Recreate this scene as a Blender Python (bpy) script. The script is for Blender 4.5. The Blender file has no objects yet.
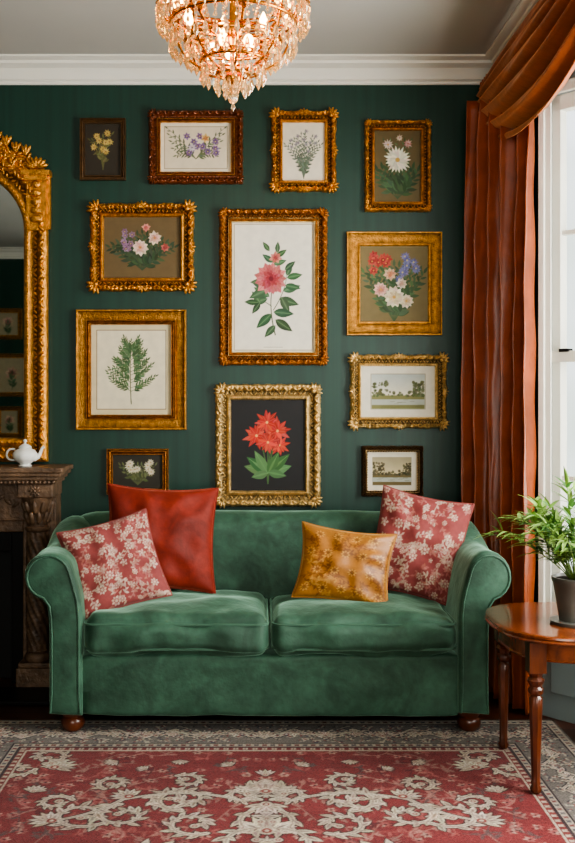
import bpy, math, random
import numpy as np
from mathutils import Vector, Matrix, noise
import bmesh
random.seed(7); rng=np.random.RandomState(5)
pi=math.pi; sin=math.sin; cos=math.cos
def lin(c): return tuple(((x/255)/12.92 if x/255<=0.04045 else ((x/255+0.055)/1.055)**2.4) for x in c)
scene=bpy.context.scene
scene.view_settings.look='AgX - Medium High Contrast'
HC=3.23; EYE=1.457; DIST=5.25

# ------------------------------------------------------------ materials
def mk(name,col=(128,128,128),rough=.5,metal=0,sheen=0,ns=0,na=.15,bump=0,bs=60,coat=0,attr=False,estr=0,ecol=None,trans=0,point=0,spec=.5,stretch=None,sheent=None,det=4,dist=0,ior=1.5,ns2=0,na2=.1,bdist=.01):
    m=bpy.data.materials.new(name); m.use_nodes=True
    nt=m.node_tree; N=nt.nodes; L=nt.links; b=N['Principled BSDF']
    b.inputs['Roughness'].default_value=rough; b.inputs['Metallic'].default_value=metal
    b.inputs['Sheen Weight'].default_value=sheen; b.inputs['Coat Weight'].default_value=coat
    b.inputs['Coat Roughness'].default_value=.12; b.inputs['IOR'].default_value=ior
    b.inputs['Sheen Roughness'].default_value=.35
    if sheent: b.inputs['Sheen Tint'].default_value=lin(sheent)+(1,)
    b.inputs['Transmission Weight'].default_value=trans
    b.inputs['Specular IOR Level'].default_value=spec
    if estr:
        b.inputs['Emission Color'].default_value=lin(ecol)+(1,); b.inputs['Emission Strength'].default_value=estr
    tc=N.new('ShaderNodeTexCoord'); co=tc.outputs['Object']
    if stretch:
        mp=N.new('ShaderNodeMapping'); mp.inputs['Scale'].default_value=stretch; L.new(co,mp.inputs['Vector']); co=mp.outputs['Vector']
    if attr:
        a=N.new('ShaderNodeAttribute'); a.attribute_name='Col'; src=a.outputs['Color']
    else:
        r=N.new('ShaderNodeRGB'); r.outputs[0].default_value=lin(col)+(1,); src=r.outputs[0]
    def vary(src,sc,am,dist):
        n=N.new('ShaderNodeTexNoise'); n.inputs['Scale'].default_value=sc; n.inputs['Detail'].default_value=det; n.inputs['Distortion'].default_value=dist; L.new(co,n.inputs['Vector'])
        mr=N.new('ShaderNodeMapRange'); mr.inputs['From Min'].default_value=.3; mr.inputs['From Max'].default_value=.7
        mr.inputs['To Min'].default_value=1-am; mr.inputs['To Max'].default_value=1+am; L.new(n.outputs['Fac'],mr.inputs['Value'])
        h=N.new('ShaderNodeHueSaturation'); L.new(src,h.inputs['Color']); L.new(mr.outputs[0],h.inputs['Value']); return h.outputs['Color']
    if ns: src=vary(src,ns,na,dist)
    if ns2: src=vary(src,ns2,na2,.5)
    if point:  # shade put into the colour: crevices darker, raised edges lighter, for carved look
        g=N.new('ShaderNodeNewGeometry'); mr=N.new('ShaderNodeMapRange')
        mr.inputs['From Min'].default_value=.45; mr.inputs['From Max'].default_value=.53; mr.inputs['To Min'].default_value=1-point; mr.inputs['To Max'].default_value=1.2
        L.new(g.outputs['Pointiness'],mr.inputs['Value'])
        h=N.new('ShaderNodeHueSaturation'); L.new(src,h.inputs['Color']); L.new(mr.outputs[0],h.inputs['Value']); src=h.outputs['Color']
    L.new(src,b.inputs['Base Color'])
    if bump:
        n=N.new('ShaderNodeTexNoise'); n.inputs['Scale'].default_value=bs; n.inputs['Detail'].default_value=4; L.new(co,n.inputs['Vector'])
        bp=N.new('ShaderNodeBump'); bp.inputs['Strength'].default_value=bump; bp.inputs['Distance'].default_value=bdist
        L.new(n.outputs['Fac'],bp.inputs['Height']); L.new(bp.outputs[0],b.inputs['Normal'])
    return m

M={}
M['wall']=mk('green_wall_paint',(17,54,43),.45,ns=1.0,na=.2,stretch=(30,30,.3),bump=.03,bs=6)
M['ceil']=mk('ceiling_paint',(184,183,176),.9,ns=2,na=.03)
M['white']=mk('white_trim_paint',(232,229,218),.5,ns=3,na=.03)
M['panel']=mk('window_panel_paint',(130,142,142),.5,ns=3,na=.05)
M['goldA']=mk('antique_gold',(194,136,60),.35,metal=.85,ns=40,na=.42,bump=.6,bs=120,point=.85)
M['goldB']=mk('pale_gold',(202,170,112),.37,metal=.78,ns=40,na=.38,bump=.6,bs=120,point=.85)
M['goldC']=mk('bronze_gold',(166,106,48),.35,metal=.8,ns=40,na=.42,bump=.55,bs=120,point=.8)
M['mahog']=mk('mahogany_gilt',(116,60,28),.3,ns=30,na=.4,coat=.3,metal=.5)
M['darkfr']=mk('dark_wood_frame',(82,58,32),.4,ns=30,na=.3,metal=.4)
M['art']=mk('painted_paper',rough=.7,attr=True,ns=25,na=.06)
M['velvet']=mk('green_velvet',(55,86,69),.6,sheen=1.0,sheent=(170,215,190),ns=5,na=.36,dist=1.6,bump=.6,bs=13,spec=.3,ns2=34,na2=.12)
M['velvetp']=mk('green_velvet_piping',(68,100,82),.65,sheen=.9,sheent=(165,215,190),ns=9,na=.12,spec=.25)
M['redv']=mk('rust_velvet',(120,38,26),.62,sheen=1.0,sheent=(240,140,110),ns=7,na=.3,dist=1.4,bump=.6,bs=12,spec=.25,ns2=40,na2=.1)
M['pat']=mk('printed_cotton',rough=.8,attr=True,ns=60,na=.1,bump=.5,bs=10,sheen=.2)
M['gilt']=mk('gold_brocade',rough=.42,attr=True,ns=90,na=.12,bump=.5,bs=11,sheen=.9,sheent=(255,220,150))
M['rug']=mk('woven_rug',rough=.95,attr=True,ns=120,na=.28,bump=.5,bs=300,sheen=.1,spec=.1,ns2=3,na2=.12)
M['curt']=mk('rust_satin_curtain',(146,68,29),.36,sheen=.8,sheent=(255,180,120),ns=9,na=.24,bump=.2,bs=30,spec=.6,dist=.5)
M['wood']=mk('polished_wood',(116,58,28),.22,coat=.6,ns=5,na=.45,stretch=(1.5,12,3),det=8,dist=.6)
M['woodleg']=mk('turned_wood',(88,43,22),.3,coat=.4,ns=9,na=.45,stretch=(4,4,1),det=6)
M['foot']=mk('sofa_foot_wood',(92,44,22),.3,coat=.3,ns=12,na=.3)
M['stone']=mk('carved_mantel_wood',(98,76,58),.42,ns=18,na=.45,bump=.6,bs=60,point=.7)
M['black']=mk('soot_black',(14,13,12),.7,ns=10,na=.2)
M['iron']=mk('cast_iron',(26,25,25),.45,metal=.6)
M['mirror']=mk('mirror_glass',(225,230,226),.02,metal=1)
M['porc']=mk('white_porcelain',(228,228,222),.15,coat=.5)
M['leaf']=mk('plant_leaf',(138,172,88),.45,ns=12,na=.35,spec=.4)
M['leaf2']=mk('plant_leaf_dark',(78,120,58),.45,ns=12,na=.3,spec=.4)
M['stem']=mk('plant_stem',(96,120,50),.6)
M['pot']=mk('grey_glazed_pot',(84,84,78),.35,ns=10,na=.3,coat=.3)
M['soil']=mk('soil',(48,34,24),.95,bump=.6,bs=80)
M['brass']=mk('chandelier_brass',(196,132,56),.22,metal=1,ns=20,na=.2)
M['crystal']=mk('clear_crystal',(255,232,194),.02,trans=.88,estr=.07,ecol=(255,180,100),ior=1.6)  # faint warm emission added so the glass does not look dark
M['bulb']=mk('glowing_bulb',(255,225,170),.4,estr=34,ecol=(255,190,104))
M['candle']=mk('candle_sleeve',(230,204,160),.5)
def floor_mat():
    m=bpy.data.materials.new('dark_floorboards'); m.use_nodes=True; nt=m.node_tree;N=nt.nodes;L=nt.links;b=N['Principled BSDF']
    tc=N.new('ShaderNodeTexCoord'); br=N.new('ShaderNodeTexBrick'); L.new(tc.outputs['Object'],br.inputs['Vector'])
    br.inputs['Color1'].default_value=lin((76,38,22))+(1,); br.inputs['Color2'].default_value=lin((54,27,16))+(1,); br.inputs['Mortar'].default_value=lin((14,8,6))+(1,)
    br.inputs['Scale'].default_value=1; br.inputs['Brick Width'].default_value=1.6; br.inputs['Row Height'].default_value=.12; br.inputs['Mortar Size'].default_value=.003
    n=N.new('ShaderNodeTexNoise'); mp=N.new('ShaderNodeMapping'); mp.inputs['Scale'].default_value=(1.5,22,1); L.new(tc.outputs['Object'],mp.inputs[0]); L.new(mp.outputs[0],n.inputs['Vector']); n.inputs['Scale'].default_value=2
    mr=N.new('ShaderNodeMapRange'); mr.inputs['To Min'].default_value=.6; mr.inputs['To Max'].default_value=1.4; L.new(n.outputs['Fac'],mr.inputs[0])
    h=N.new('ShaderNodeHueSaturation'); L.new(br.outputs['Color'],h.inputs['Color']); L.new(mr.outputs[0],h.inputs['Value']); L.new(h.outputs[0],b.inputs['Base Color'])
    b.inputs['Roughness'].default_value=.3; return m
M['floor']=floor_mat()

# ------------------------------------------------------------ mesh builder
class MB:
    def __init__(s): s.v=[]; s.f=[]; s.m=[]
    def add(s,vs,fs,mi=0):
        o=len(s.v); s.v.extend([tuple(p) for p in vs]); s.f.extend([tuple(i+o for i in f) for f in fs]); s.m.extend([mi]*len(fs))
    def box(s,x0,x1,y0,y1,z0,z1,mi=0):
        vs=[(x,y,z) for x in(x0,x1) for y in(y0,y1) for z in(z0,z1)]
        s.add(vs,[(0,1,3,2),(4,6,7,5),(0,4,5,1),(2,3,7,6),(0,2,6,4),(1,5,7,3)],mi)
    def seg(s,P,Q,a,b,z0,z1,t0,t1,mi=0):
        P=Vector(P);Q=Vector(Q); d=(Q-P).normalized(); n=Vector((d.y*-1,d.x))
        vs=[]
        for al in(a,b):
            for t in(t0,t1):
                p=P+d*al+n*t
                for z in(z0,z1): vs.append((p.x,p.y,z))
        s.add(vs,[(0,1,3,2),(4,6,7,5),(0,4,5,1),(2,3,7,6),(0,2,6,4),(1,5,7,3)],mi)
    def loft(s,secs,mi=0,closed=True,caps=True):
        n=len(secs[0]); vs=[p for q in secs for p in q]; fs=[]
        for k in range(len(secs)-1):
            for i in range(n if closed else n-1):
                j=(i+1)%n; fs.append((k*n+i,k*n+j,(k+1)*n+j,(k+1)*n+i))
        if caps and closed:
            fs.append(tuple(range(n))); fs.append(tuple((len(secs)-1)*n+i for i in range(n)))
        s.add(vs,fs,mi)
    def lathe(s,prof,c,n=24,mi=0,flute=0,fn=0,twist=0):
        secs=[]
        for r,z in prof:
            ring=[]
            for i in range(n):
                a=2*pi*i/n; rr=r*(1+flute*cos(fn*(a+twist*z)))
                ring.append((c[0]+rr*cos(a),c[1]+rr*sin(a),c[2]+z))
            secs.append(ring)
        s.loft(secs,mi)
    def tube(s,pts,r,n=8,mi=0,closed=False):
        pts=[Vector(p) for p in pts]; m=len(pts); secs=[]; up=None
        for k in range(m):
            if closed: t=pts[(k+1)%m]-pts[k-1]
            else: t=pts[min(k+1,m-1)]-pts[max(k-1,0)]
            if t.length<1e-9: t=Vector((0,0,1))
            t.normalize()
            if up is None:
                up=Vector((0,0,1)) if abs(t.z)<.9 else Vector((1,0,0))
            a=(up-t*up.dot(t)); 
            if a.length<1e-6: a=t.orthogonal()
            a.normalize(); b=t.cross(a); up=a
            rr=r[k] if isinstance(r,(list,tuple)) else r
            secs.append([pts[k]+a*(rr*cos(2*pi*i/n))+b*(rr*sin(2*pi*i/n)) for i in range(n)])
        if closed: secs.append(secs[0]); s.loft(secs,mi,caps=False)
        else: s.loft(secs,mi)
    def ell(s,c,r,nu=10,nv=6,R=None,mi=0):
        vs=[];fs=[]; c=Vector(c)
        def P(x,y,z):
            p=Vector((x*r[0],y*r[1],z*r[2])); 
            if R is not None: p=R@p
            return c+p
        vs.append(P(0,0,1))
        for j in range(1,nv):
            t=pi*j/nv
            for i in range(nu):
                a=2*pi*i/nu; vs.append(P(sin(t)*cos(a),sin(t)*sin(a),cos(t)))
        vs.append(P(0,0,-1)); L=len(vs)-1
        for i in range(nu):
            k=(i+1)%nu
            fs.append((0,1+i,1+k)); fs.append((L,L-nu+k,L-nu+i))
            for j in range(nv-2):
                fs.append((1+j*nu+i,1+(j+1)*nu+i,1+(j+1)*nu+k,1+j*nu+k))
        s.add(vs,fs,mi)
    def cushion(s,c,half,r,n=14,crown=(0,0,0),mi=0,wr=0):
        idx={}; vs=[]; fs=[]
        hx,hy,hz=half
        def vert(i,j,k):
            key=(i,j,k)
            if key in idx: return idx[key]
            u=[-1+2*i/n,-1+2*j/n,-1+2*k/n]
            u=[math.copysign(abs(t)**.7,t) for t in u]
            p=[u[0]*hx,u[1]*hy,u[2]*hz]; q=[max(-(h-r),min(h-r,t)) for t,h in zip(p,half)]
            d=Vector((p[0]-q[0],p[1]-q[1],p[2]-q[2]))
            if d.length>1e-9: d=d.normalized()*r
            o=Vector(q)+d
            cx,cy,cz=crown
            fx=1-u[0]**2; fy=1-u[1]**2; fz=1-u[2]**2
            o.z+=math.copysign(cz,u[2])*abs(u[2])*(fx*fy)**.6
            o.y+=math.copysign(cy,u[1])*abs(u[1])*(fx*fz)**.6
            o.x+=math.copysign(cx,u[0])*abs(u[0])*(fy*fz)**.6
            if wr: o+=Vector((0,0,1))*wr*noise.noise((o+Vector(c))*6)+Vector((0,1,0))*wr*noise.noise((o+Vector(c))*7+Vector((5,5,5)))
            idx[key]=len(vs); vs.append(o+Vector(c)); return idx[key]
        for a in range(n):
            for b in range(n):
                for e in(0,n):
                    fs.append((vert(e,a,b),vert(e,a+1,b),vert(e,a+1,b+1),vert(e,a,b+1)))
                    fs.append((vert(a,e,b),vert(a+1,e,b),vert(a+1,e,b+1),vert(a,e,b+1)))
                    fs.append((vert(a,b,e),vert(a+1,b,e),vert(a+1,b+1,e),vert(a,b+1,e)))
        s.add(vs,fs,mi)
    def build(s,name,mats,parent=None,bevel=0,sharp=45,smooth=True,sub=0,solid=0):
        me=bpy.data.meshes.new(name); me.from_pydata(s.v,[],s.f)
        bm=bmesh.new(); bm.from_mesh(me); bmesh.ops.recalc_face_normals(bm,faces=bm.faces); bm.to_mesh(me); bm.free()
        for m in mats: me.materials.append(M[m])
        me.polygons.foreach_set('material_index',s.m)
        if smooth:
            me.polygons.foreach_set('use_smooth',[True]*len(me.polygons))
            me.set_sharp_from_angle(angle=math.radians(sharp))
        o=bpy.data.objects.new(name,me); scene.collection.objects.link(o)
        if parent: o.parent=parent
        if bevel:
            b=o.modifiers.new('bevel','BEVEL'); b.width=bevel; b.segments=2; b.limit_method='ANGLE'; b.harden_normals=False
        if sub:
            b=o.modifiers.new('sub','SUBSURF'); b.levels=sub; b.render_levels=sub
        if solid:
            b=o.modifiers.new('solid','SOLIDIFY'); b.thickness=solid; b.offset=0
        return o
def empty(name,loc=(0,0,0)):
    e=bpy.data.objects.new(name,None); e.location=(0,0,0); e.empty_display_size=.1; scene.collection.objects.link(e); return e
def grid_obj(name,P,C,mat,parent=None,extra=None):
    ny,nx=P.shape[:2]; me=bpy.data.meshes.new(name)
    V=P.reshape(-1,3); idx=np.arange(ny*nx).reshape(ny,nx)
    F=np.stack([idx[:-1,:-1],idx[:-1,1:],idx[1:,1:],idx[1:,:-1]],-1).reshape(-1,4)
    me.vertices.add(len(V)); me.vertices.foreach_set('co',V.astype(np.float32).ravel())
    me.loops.add(F.size); me.loops.foreach_set('vertex_index',F.astype(np.int32).ravel())
    me.polygons.add(len(F)); me.polygons.foreach_set('loop_start',np.arange(0,F.size,4,dtype=np.int32)); 
    me.update(calc_edges=True); me.validate()
    ca=me.color_attributes.new('Col','FLOAT_COLOR','POINT')
    A=np.ones((len(V),4),np.float32); A[:,:3]=C.reshape(-1,3); ca.data.foreach_set('color',A.ravel())
    me.polygons.foreach_set('use_smooth',[True]*len(me.polygons))
    me.materials.append(M[mat]); o=bpy.data.objects.new(name,me); scene.collection.objects.link(o)
    if parent: o.parent=parent
    return o

# ------------------------------------------------------------ canvas painter (vertex colours)
class Canvas:
    def __init__(s,w,h,res,bg,x0=None,y0=None):
        s.x0=-w/2 if x0 is None else x0; s.y0=-h/2 if y0 is None else y0
        s.nx=int(w/res)+1; s.ny=int(h/res)+1; s.w=w;s.h=h
        s.dx=w/(s.nx-1); s.dy=h/(s.ny-1); s.a=np.zeros((s.ny,s.nx,3)); s.a[:]=lin(bg)
        s.X=s.x0+np.arange(s.nx)*s.dx; s.Y=s.y0+np.arange(s.ny)*s.dy
    def win(s,x0,x1,y0,y1):
        i0=max(0,int((x0-s.x0)/s.dx)-1); i1=min(s.nx,int((x1-s.x0)/s.dx)+3)
        j0=max(0,int((y0-s.y0)/s.dy)-1); j1=min(s.ny,int((y1-s.y0)/s.dy)+3)
        return i0,i1,j0,j1
    def disc(s,x,y,r,col,a=1):
        i0,i1,j0,j1=s.win(x-r,x+r,y-r,y+r)
        if i0>=i1 or j0>=j1: return
        d=np.hypot(s.X[None,i0:i1]-x,s.Y[j0:j1,None]-y)
        al=np.clip((r-d)/s.dx+.5,0,1)[...,None]*a
        s.a[j0:j1,i0:i1]=s.a[j0:j1,i0:i1]*(1-al)+np.array(lin(col))*al
    def poly(s,pts,col,a=1):
        xs=[p[0] for p in pts]; ys=[p[1] for p in pts]
        i0,i1,j0,j1=s.win(min(xs),max(xs),min(ys),max(ys))
        if i0>=i1 or j0>=j1: return
        acc=np.zeros((j1-j0,i1-i0))
        for ox,oy in((.25,.25),(-.25,-.25),(.25,-.25),(-.25,.25)):
            X=s.X[None,i0:i1]+ox*s.dx; Y=s.Y[j0:j1,None]+oy*s.dy; ins=np.zeros((j1-j0,i1-i0),bool)
            n=len(pts)
            for k in range(n):
                xa,ya=pts[k]; xb,yb=pts[(k+1)%n]
                if ya==yb: continue
                c=((ya>Y)!=(yb>Y))&(X<(xb-xa)*(Y-ya)/(yb-ya)+xa); ins^=c
            acc+=ins*.25
        al=acc[...,None]*a
        s.a[j0:j1,i0:i1]=s.a[j0:j1,i0:i1]*(1-al)+np.array(lin(col))*al
    def rect(s,x0,x1,y0,y1,col): s.poly([(x0,y0),(x1,y0),(x1,y1),(x0,y1)],col)
    def stroke(s,pts,w0,w1,col,a=1):
        n=len(pts)
        for k in range(n-1):
            (xa,ya),(xb,yb)=pts[k],pts[k+1]; d=math.hypot(xb-xa,yb-ya); st=max(1,int(d/(s.dx*.6)))
            for q in range(st):
                t=q/st; tt=(k+t)/(n-1); w=w0+(w1-w0)*tt
                s.disc(xa+(xb-xa)*t,ya+(yb-ya)*t,max(w,.35*s.dx),col,a)
    def leaf(s,x,y,ang,L,W,col,rib=None,a=1,tip=.5):
        c,sn=cos(ang),sin(ang); P=[]
        for k in range(9):
            t=k/8; w=W*math.sin(pi*t**(.8))*.5; P.append((t*L,w))
        for k in range(7,0,-1):
            t=k/8; w=W*math.sin(pi*t**(.8))*.5; P.append((t*L,-w))
        s.poly([(x+c*p-sn*q,y+sn*p+c*q) for p,q in P],col,a)
        if rib: s.stroke([(x,y),(x+c*L*.9,y+sn*L*.9)],.3*s.dx,.2*s.dx,rib,.6)
def jit(c,k=14): 
    d=random.uniform(-k,k); return tuple(max(0,min(255,x+d+random.uniform(-k/3,k/3))) for x in c)
def peony(c,x,y,r,outer,inner,n=9,core=None,layers=4):
    for l in range(layers):
        f=1-l/(layers+.3); off=random.random()*6
        col=[outer[i]+(inner[i]-outer[i])*l/(layers-1) for i in range(3)]
        for k in range(n):
            a=2*pi*k/n+off; c.leaf(x,y,a,r*f*random.uniform(.88,1.08),r*f*.62,jit(col,22),rib=jit(inner,8))
    if core: c.disc(x,y,r*.14,core)
def daisy(c,x,y,r,col,core,n=14):
    for l in range(2):
        for k in range(n):
            a=2*pi*(k+.5*l)/n; c.leaf(x,y,a,r*(1-.3*l)*random.uniform(.85,1.1),r*.26,jit(col,20))
    c.disc(x,y,r*.17,core)
def bez(p0,p1,p2,n=14): return [((1-t)**2*p0[0]+2*t*(1-t)*p1[0]+t*t*p2[0],(1-t)**2*p0[1]+2*t*(1-t)*p1[1]+t*t*p2[1]) for t in [i/n for i in range(n+1)]]
def sprig(c,p0,p1,p2,col,n=7,L=.03,W=.012,stem=None,w=.0012,side=True,ang=.8):
    P=bez(p0,p1,p2,n*2); c.stroke(P,w,w*.5,stem or col)
    for k in range(2,len(P)-1,1 if side else 2):
        a=math.atan2(P[k+1][1]-P[k][1],P[k+1][0]-P[k][0]); f=(1-.4*k/len(P))*random.uniform(.8,1.15)
        sg=1 if k%2 else -1
        c.leaf(P[k][0],P[k][1],a+sg*ang*random.uniform(.7,1.2),L*f,W*f,jit(col,18),rib=None)
    a=math.atan2(P[-1][1]-P[-2][1],P[-1][0]-P[-2][0]); c.leaf(P[-1][0],P[-1][1],a,L*.7,W*.7,jit(col,14))

IV=(214,204,180); GR=(52,84,48)
def art_base(w,h,bg,mat=None,mw=0,line=None,res=.0024):
    c=Canvas(w,h,res,mat or bg)
    if mat: 
        c.rect(-w/2+mw,w/2-mw,-h/2+mw,h/2-mw,line or (150,130,95)); k=.0035
        c.rect(-w/2+mw+k,w/2-mw-k,-h/2+mw+k,h/2-mw-k,bg)
    return c
def art1(w,h):
    c=art_base(w,h,(44,36,24))
    for k in range(8): sprig(c,(0,-h*.38),(random.uniform(-.02,.02),0),(random.uniform(-.07,.07),random.uniform(-.02,.08)),(92,90,50),5,.034,.012)
    for k in range(8): daisy(c,random.uniform(-.055,.055),random.uniform(-.02,.1),.021,(184,156,84),(120,80,30),9)
    return c
def art2(w,h):
    c=art_base(w,h,(212,198,172),(222,212,190),.02)
    for s in(-1,1):
        for k in range(5): sprig(c,(.0,-.06),(s*.05,-.02+k*.01),(s*(.1+.012*k),-.04+.035*k),(88,98,70),6,.034,.011)
    for k in range(12): peony(c,random.uniform(-.08,.11),random.uniform(-.03,.08),.022,(134,104,140),(96,72,112),6,(200,176,100),2)
    peony(c,.05,.05,.026,(196,160,100),(176,120,70),6,None,2); daisy(c,-.02,-.0,.026,(196,186,190),(120,100,126),9)
    return c
def art3(w,h):
    c=art_base(w,h,(214,204,184))
    for k in range(-5,6): sprig(c,(0,-.14),(k*.006,-.03),(k*.017+random.uniform(-.01,.01),.1-abs(k)*.013),(84,96,80),9,.028,.010)
    for k in range(12): daisy(c,random.uniform(-.065,.065),random.uniform(.0,.11),.014,(140,132,136),(90,84,90),6)
    return c
def art4(w,h):
    c=art_base(w,h,(92,78,46))
    for k in range(-4,5): sprig(c,(0,-.17),(k*.02,-.1),(k*.026,.02-abs(k)*.012),(52,76,44),6,.065,.022)
    for k in range(-2,3): sprig(c,(0,-.03),(k*.02,.04),(k*.035,.13),(66,84,50),5,.035,.012)
    daisy(c,0,.035,.072,(206,200,180),(186,150,76),22); daisy(c,-.05,.115,.03,(190,170,160),(180,130,70),11); daisy(c,.055,.12,.025,(176,130,126),(150,90,70),9); daisy(c,.01,.15,.02,(186,166,146),(150,90,70),8)
    return c
def art5(w,h):
    c=art_base(w,h,(98,80,50))
    for k in range(-7,8): sprig(c,(0,-.12),(k*.014,-.04),(k*.024,.07-abs(k)*.01),(50,68,42),7,.05,.019)
    peony(c,-.01,.0,.045,(214,194,176),(196,136,122),10,(180,120,60),4); peony(c,.065,.05,.038,(212,188,170),(190,130,116),9,(180,120,60),4)
    for k in range(9): peony(c,random.uniform(-.14,-.05),random.uniform(-.01,.09),.02,(136,108,132),(106,74,100),6,(200,170,90),2)
    peony(c,.02,.105,.024,(196,130,116),(166,84,80),7,None,2); peony(c,.12,.0,.024,(176,90,80),(140,54,50),7,None,2)
    return c
def art6(w,h):
    c=art_base(w,h,(222,216,200),(212,204,184),.012)
    st=(66,80,50)
    c.stroke(bez((.01,-.25),(-.03,-.1),(0,.03)),.003,.0015,st)
    c.stroke(bez((-.0,-.12),(.06,-.03),(.07,.06)),.002,.001,st); c.stroke(bez((-.01,-.1),(-.06,-.06),(-.08,-.08)),.002,.001,st); c.stroke(bez((0,.0),(0,.1),(.02,.18)),.002,.001,st)
    for (x,y,a,L) in[(-.02,-.05,2.6,.08),(-.03,-.06,3.4,.08),(-.07,-.08,2.2,.06),(-.07,-.08,4.1,.06),(.03,-.06,-.3,.09),(.05,-.02,.3,.08),(.04,-.05,-1.1,.08),(.07,.05,.2,.07),(.07,.06,1.2,.06),(-.01,-.14,3.9,.09),(.01,-.17,-.6,.09),(0,-.13,-.1,.09),(-.08,-.08,3.1,.06),(.06,.01,-.2,.07),(.0,.13,2.5,.06),(.015,.16,.6,.055),(.02,.18,1.5,.05),(0,.12,.3,.06),(-.05,.0,2.7,.06),(-.05,.03,3.2,.06),(.01,-.2,-2.3,.07),(.06,.09,.7,.06),(-.02,.19,2.2,.05),(-.03,-.01,3.6,.09)]:
        L*=1.22; g=jit((52,84,52),18); c.leaf(x,y,a,L,L*.44,g); c.leaf(x,y,a,L*.92,L*.16,tuple(v+16 for v in g),rib=(120,150,100))
    peony(c,-.012,.045,.088,(194,112,112),(140,34,46),13,(110,16,30),6)
    peony(c,.012,.155,.034,(190,118,104),(150,58,56),7,None,3)
    c.stroke([(-.05,-.315),(.05,-.315)],.0012,.0012,(150,140,120))
    return c
def art7(w,h):
    c=art_base(w,h,(112,98,62))
    for k in range(-6,7): sprig(c,(0,-.2),(k*.015,-.06),(k*.026,.09-abs(k)*.006),(60,84,50),8,.06,.022)
    for k in range(10): peony(c,random.uniform(-.12,-.03),random.uniform(.06,.15),.027,(172,62,48),(132,34,28),7,(200,140,60),2)
    for k in range(10): daisy(c,random.uniform(.02,.12),random.uniform(.02,.15),.027,(100,100,144),(180,170,116),10)
    peony(c,-.0,-.07,.058,(214,204,180),(190,170,126),12,(190,144,70),5); peony(c,.065,-.09,.04,(210,196,176),(190,162,124),10,(190,144,70),4); peony(c,-.07,-.03,.04,(206,168,156),(182,108,96),10,(190,144,70),4)
    peony(c,-.02,.05,.036,(204,172,142),(182,116,80),8,None,3); peony(c,.04,.0,.03,(204,190,170),(170,134,116),8,None,3)
    return c
def art8(w,h):
    c=art_base(w,h,(216,206,178),(202,188,152),.03,(110,80,44))
    c.stroke(bez((.0,-.18),(-.01,-.05),(0,.12)),.0025,.001,(78,88,52))
    random.seed(4)
    for k in range(11):
        y=-.1+k*.02+random.uniform(-.006,.006); 
        for s in(-1,1):
            L=(.125-.0085*k)*random.uniform(.8,1.1); sprig(c,(0,y-.01),(s*L*.5,y+.015),(s*L,y+.05+random.uniform(-.02,.03)),(68,94,56),8,.034,.011,w=.001,ang=.7)
    for s in(-1,0,1): sprig(c,(0,.09),(s*.01,.12),(s*.03,.15),(68,94,56),5,.026,.01)
    return c
def landscape(c,x0,x1,y0,y1,dusk=False):
    n=24
    for k in range(n):
        t=k/n; ya=y0+(y1-y0)*(.38+.62*t); top=(170,178,174) if not dusk else (150,140,110); bot=(216,208,184) if not dusk else (206,190,150)
        c.rect(x0,x1,ya,y1,[bot[i]+(top[i]-bot[i])*t for i in range(3)])
    c.rect(x0,x1,y0,y0+(y1-y0)*.4,(118,118,70) if not dusk else (104,90,50))
    c.rect(x0,x1,y0+(y1-y0)*.12,y0+(y1-y0)*.28,(168,172,160))
    w=x1-x0;h=y1-y0
    for k in range(150):
        x=random.choice([random.uniform(x0,x0+w*.3),random.uniform(x1-w*.22,x1),random.uniform(x0,x1)])
        edge=x<x0+w*.3 or x>x1-w*.22
        big=random.uniform(.02,.05)*h; y=y0+h*.38+random.random()**1.5*h*(.42 if edge else .14)
        c.disc(min(max(x,x0+big),x1-big),min(y,y1-big),big,jit((84,90,52) if not dusk else (72,66,38),20),.85)
    for k in range(14):
        x=random.uniform(x0,x1-.03); y=y0+h*random.uniform(.02,.3); c.stroke([(x,y),(x+.025,y)],.001,.001,(96,100,66),.5)
def blit(c,c2):
    i0=(c.nx-c2.nx)//2; j0=(c.ny-c2.ny)//2; c.a[j0:j0+c2.ny,i0:i0+c2.nx]=c2.a
def art9(w,h):
    c=Canvas(w,h,.0024,(214,208,190)); a,b=w/2-.055,h/2-.045
    c.rect(-a-.004,a+.004,-b-.004,b+.004,(150,140,110)); 
    c2=Canvas(2*a,2*b,.0024,(200,200,190)); landscape(c2,-a,a,-b,b); blit(c,c2); return c
def art12(w,h):
    c=Canvas(w,h,.0024,(212,204,186)); a,b=w/2-.03,h/2-.03
    c2=Canvas(2*a,2*b,.0024,(200,200,190)); landscape(c2,-a,a,-b,b,True); blit(c,c2); return c
def art10(w,h):
    c=art_base(w,h,(27,26,27))
    st=(66,98,52)
    for (x1,y1) in[(.0,.06),(-.05,.05),(.05,.05),(.02,-.02)]: c.stroke(bez((0,-.2),(x1*.2,-.05),(x1,y1)),.0035,.002,st)
    for (a,L,w_) in[(2.9,.13,.055),(2.5,.14,.055),(2.1,.14,.05),(.3,.13,.055),(.7,.15,.055),(1.1,.13,.05),(3.4,.09,.045),(-.2,.1,.045)]:
        c.leaf(0,-.15+.01*(a%1),a,L,w_,jit((68,108,60),16),rib=(130,180,110)); c.leaf(0,-.15+.01*(a%1),a,L*.8,w_*.3,jit((90,130,78),10),a=.7)
    for (x,y,r) in[(.06,-.0,.055),(-.06,.05,.07),(.05,.075,.07),(0,.015,.062),(-.005,.12,.066)]:
        for l in range(2):
            for k in range(8):
                a=2*pi*(k+.5*l)/8+random.random()*.3; c.leaf(x,y,a,r*(1-.25*l)*random.uniform(.85,1.2),r*.34,jit((168+20*l,42+10*l,34),30),rib=(214,100,80))
        c.disc(x,y,r*.1,(230,170,100))
    return c
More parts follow.
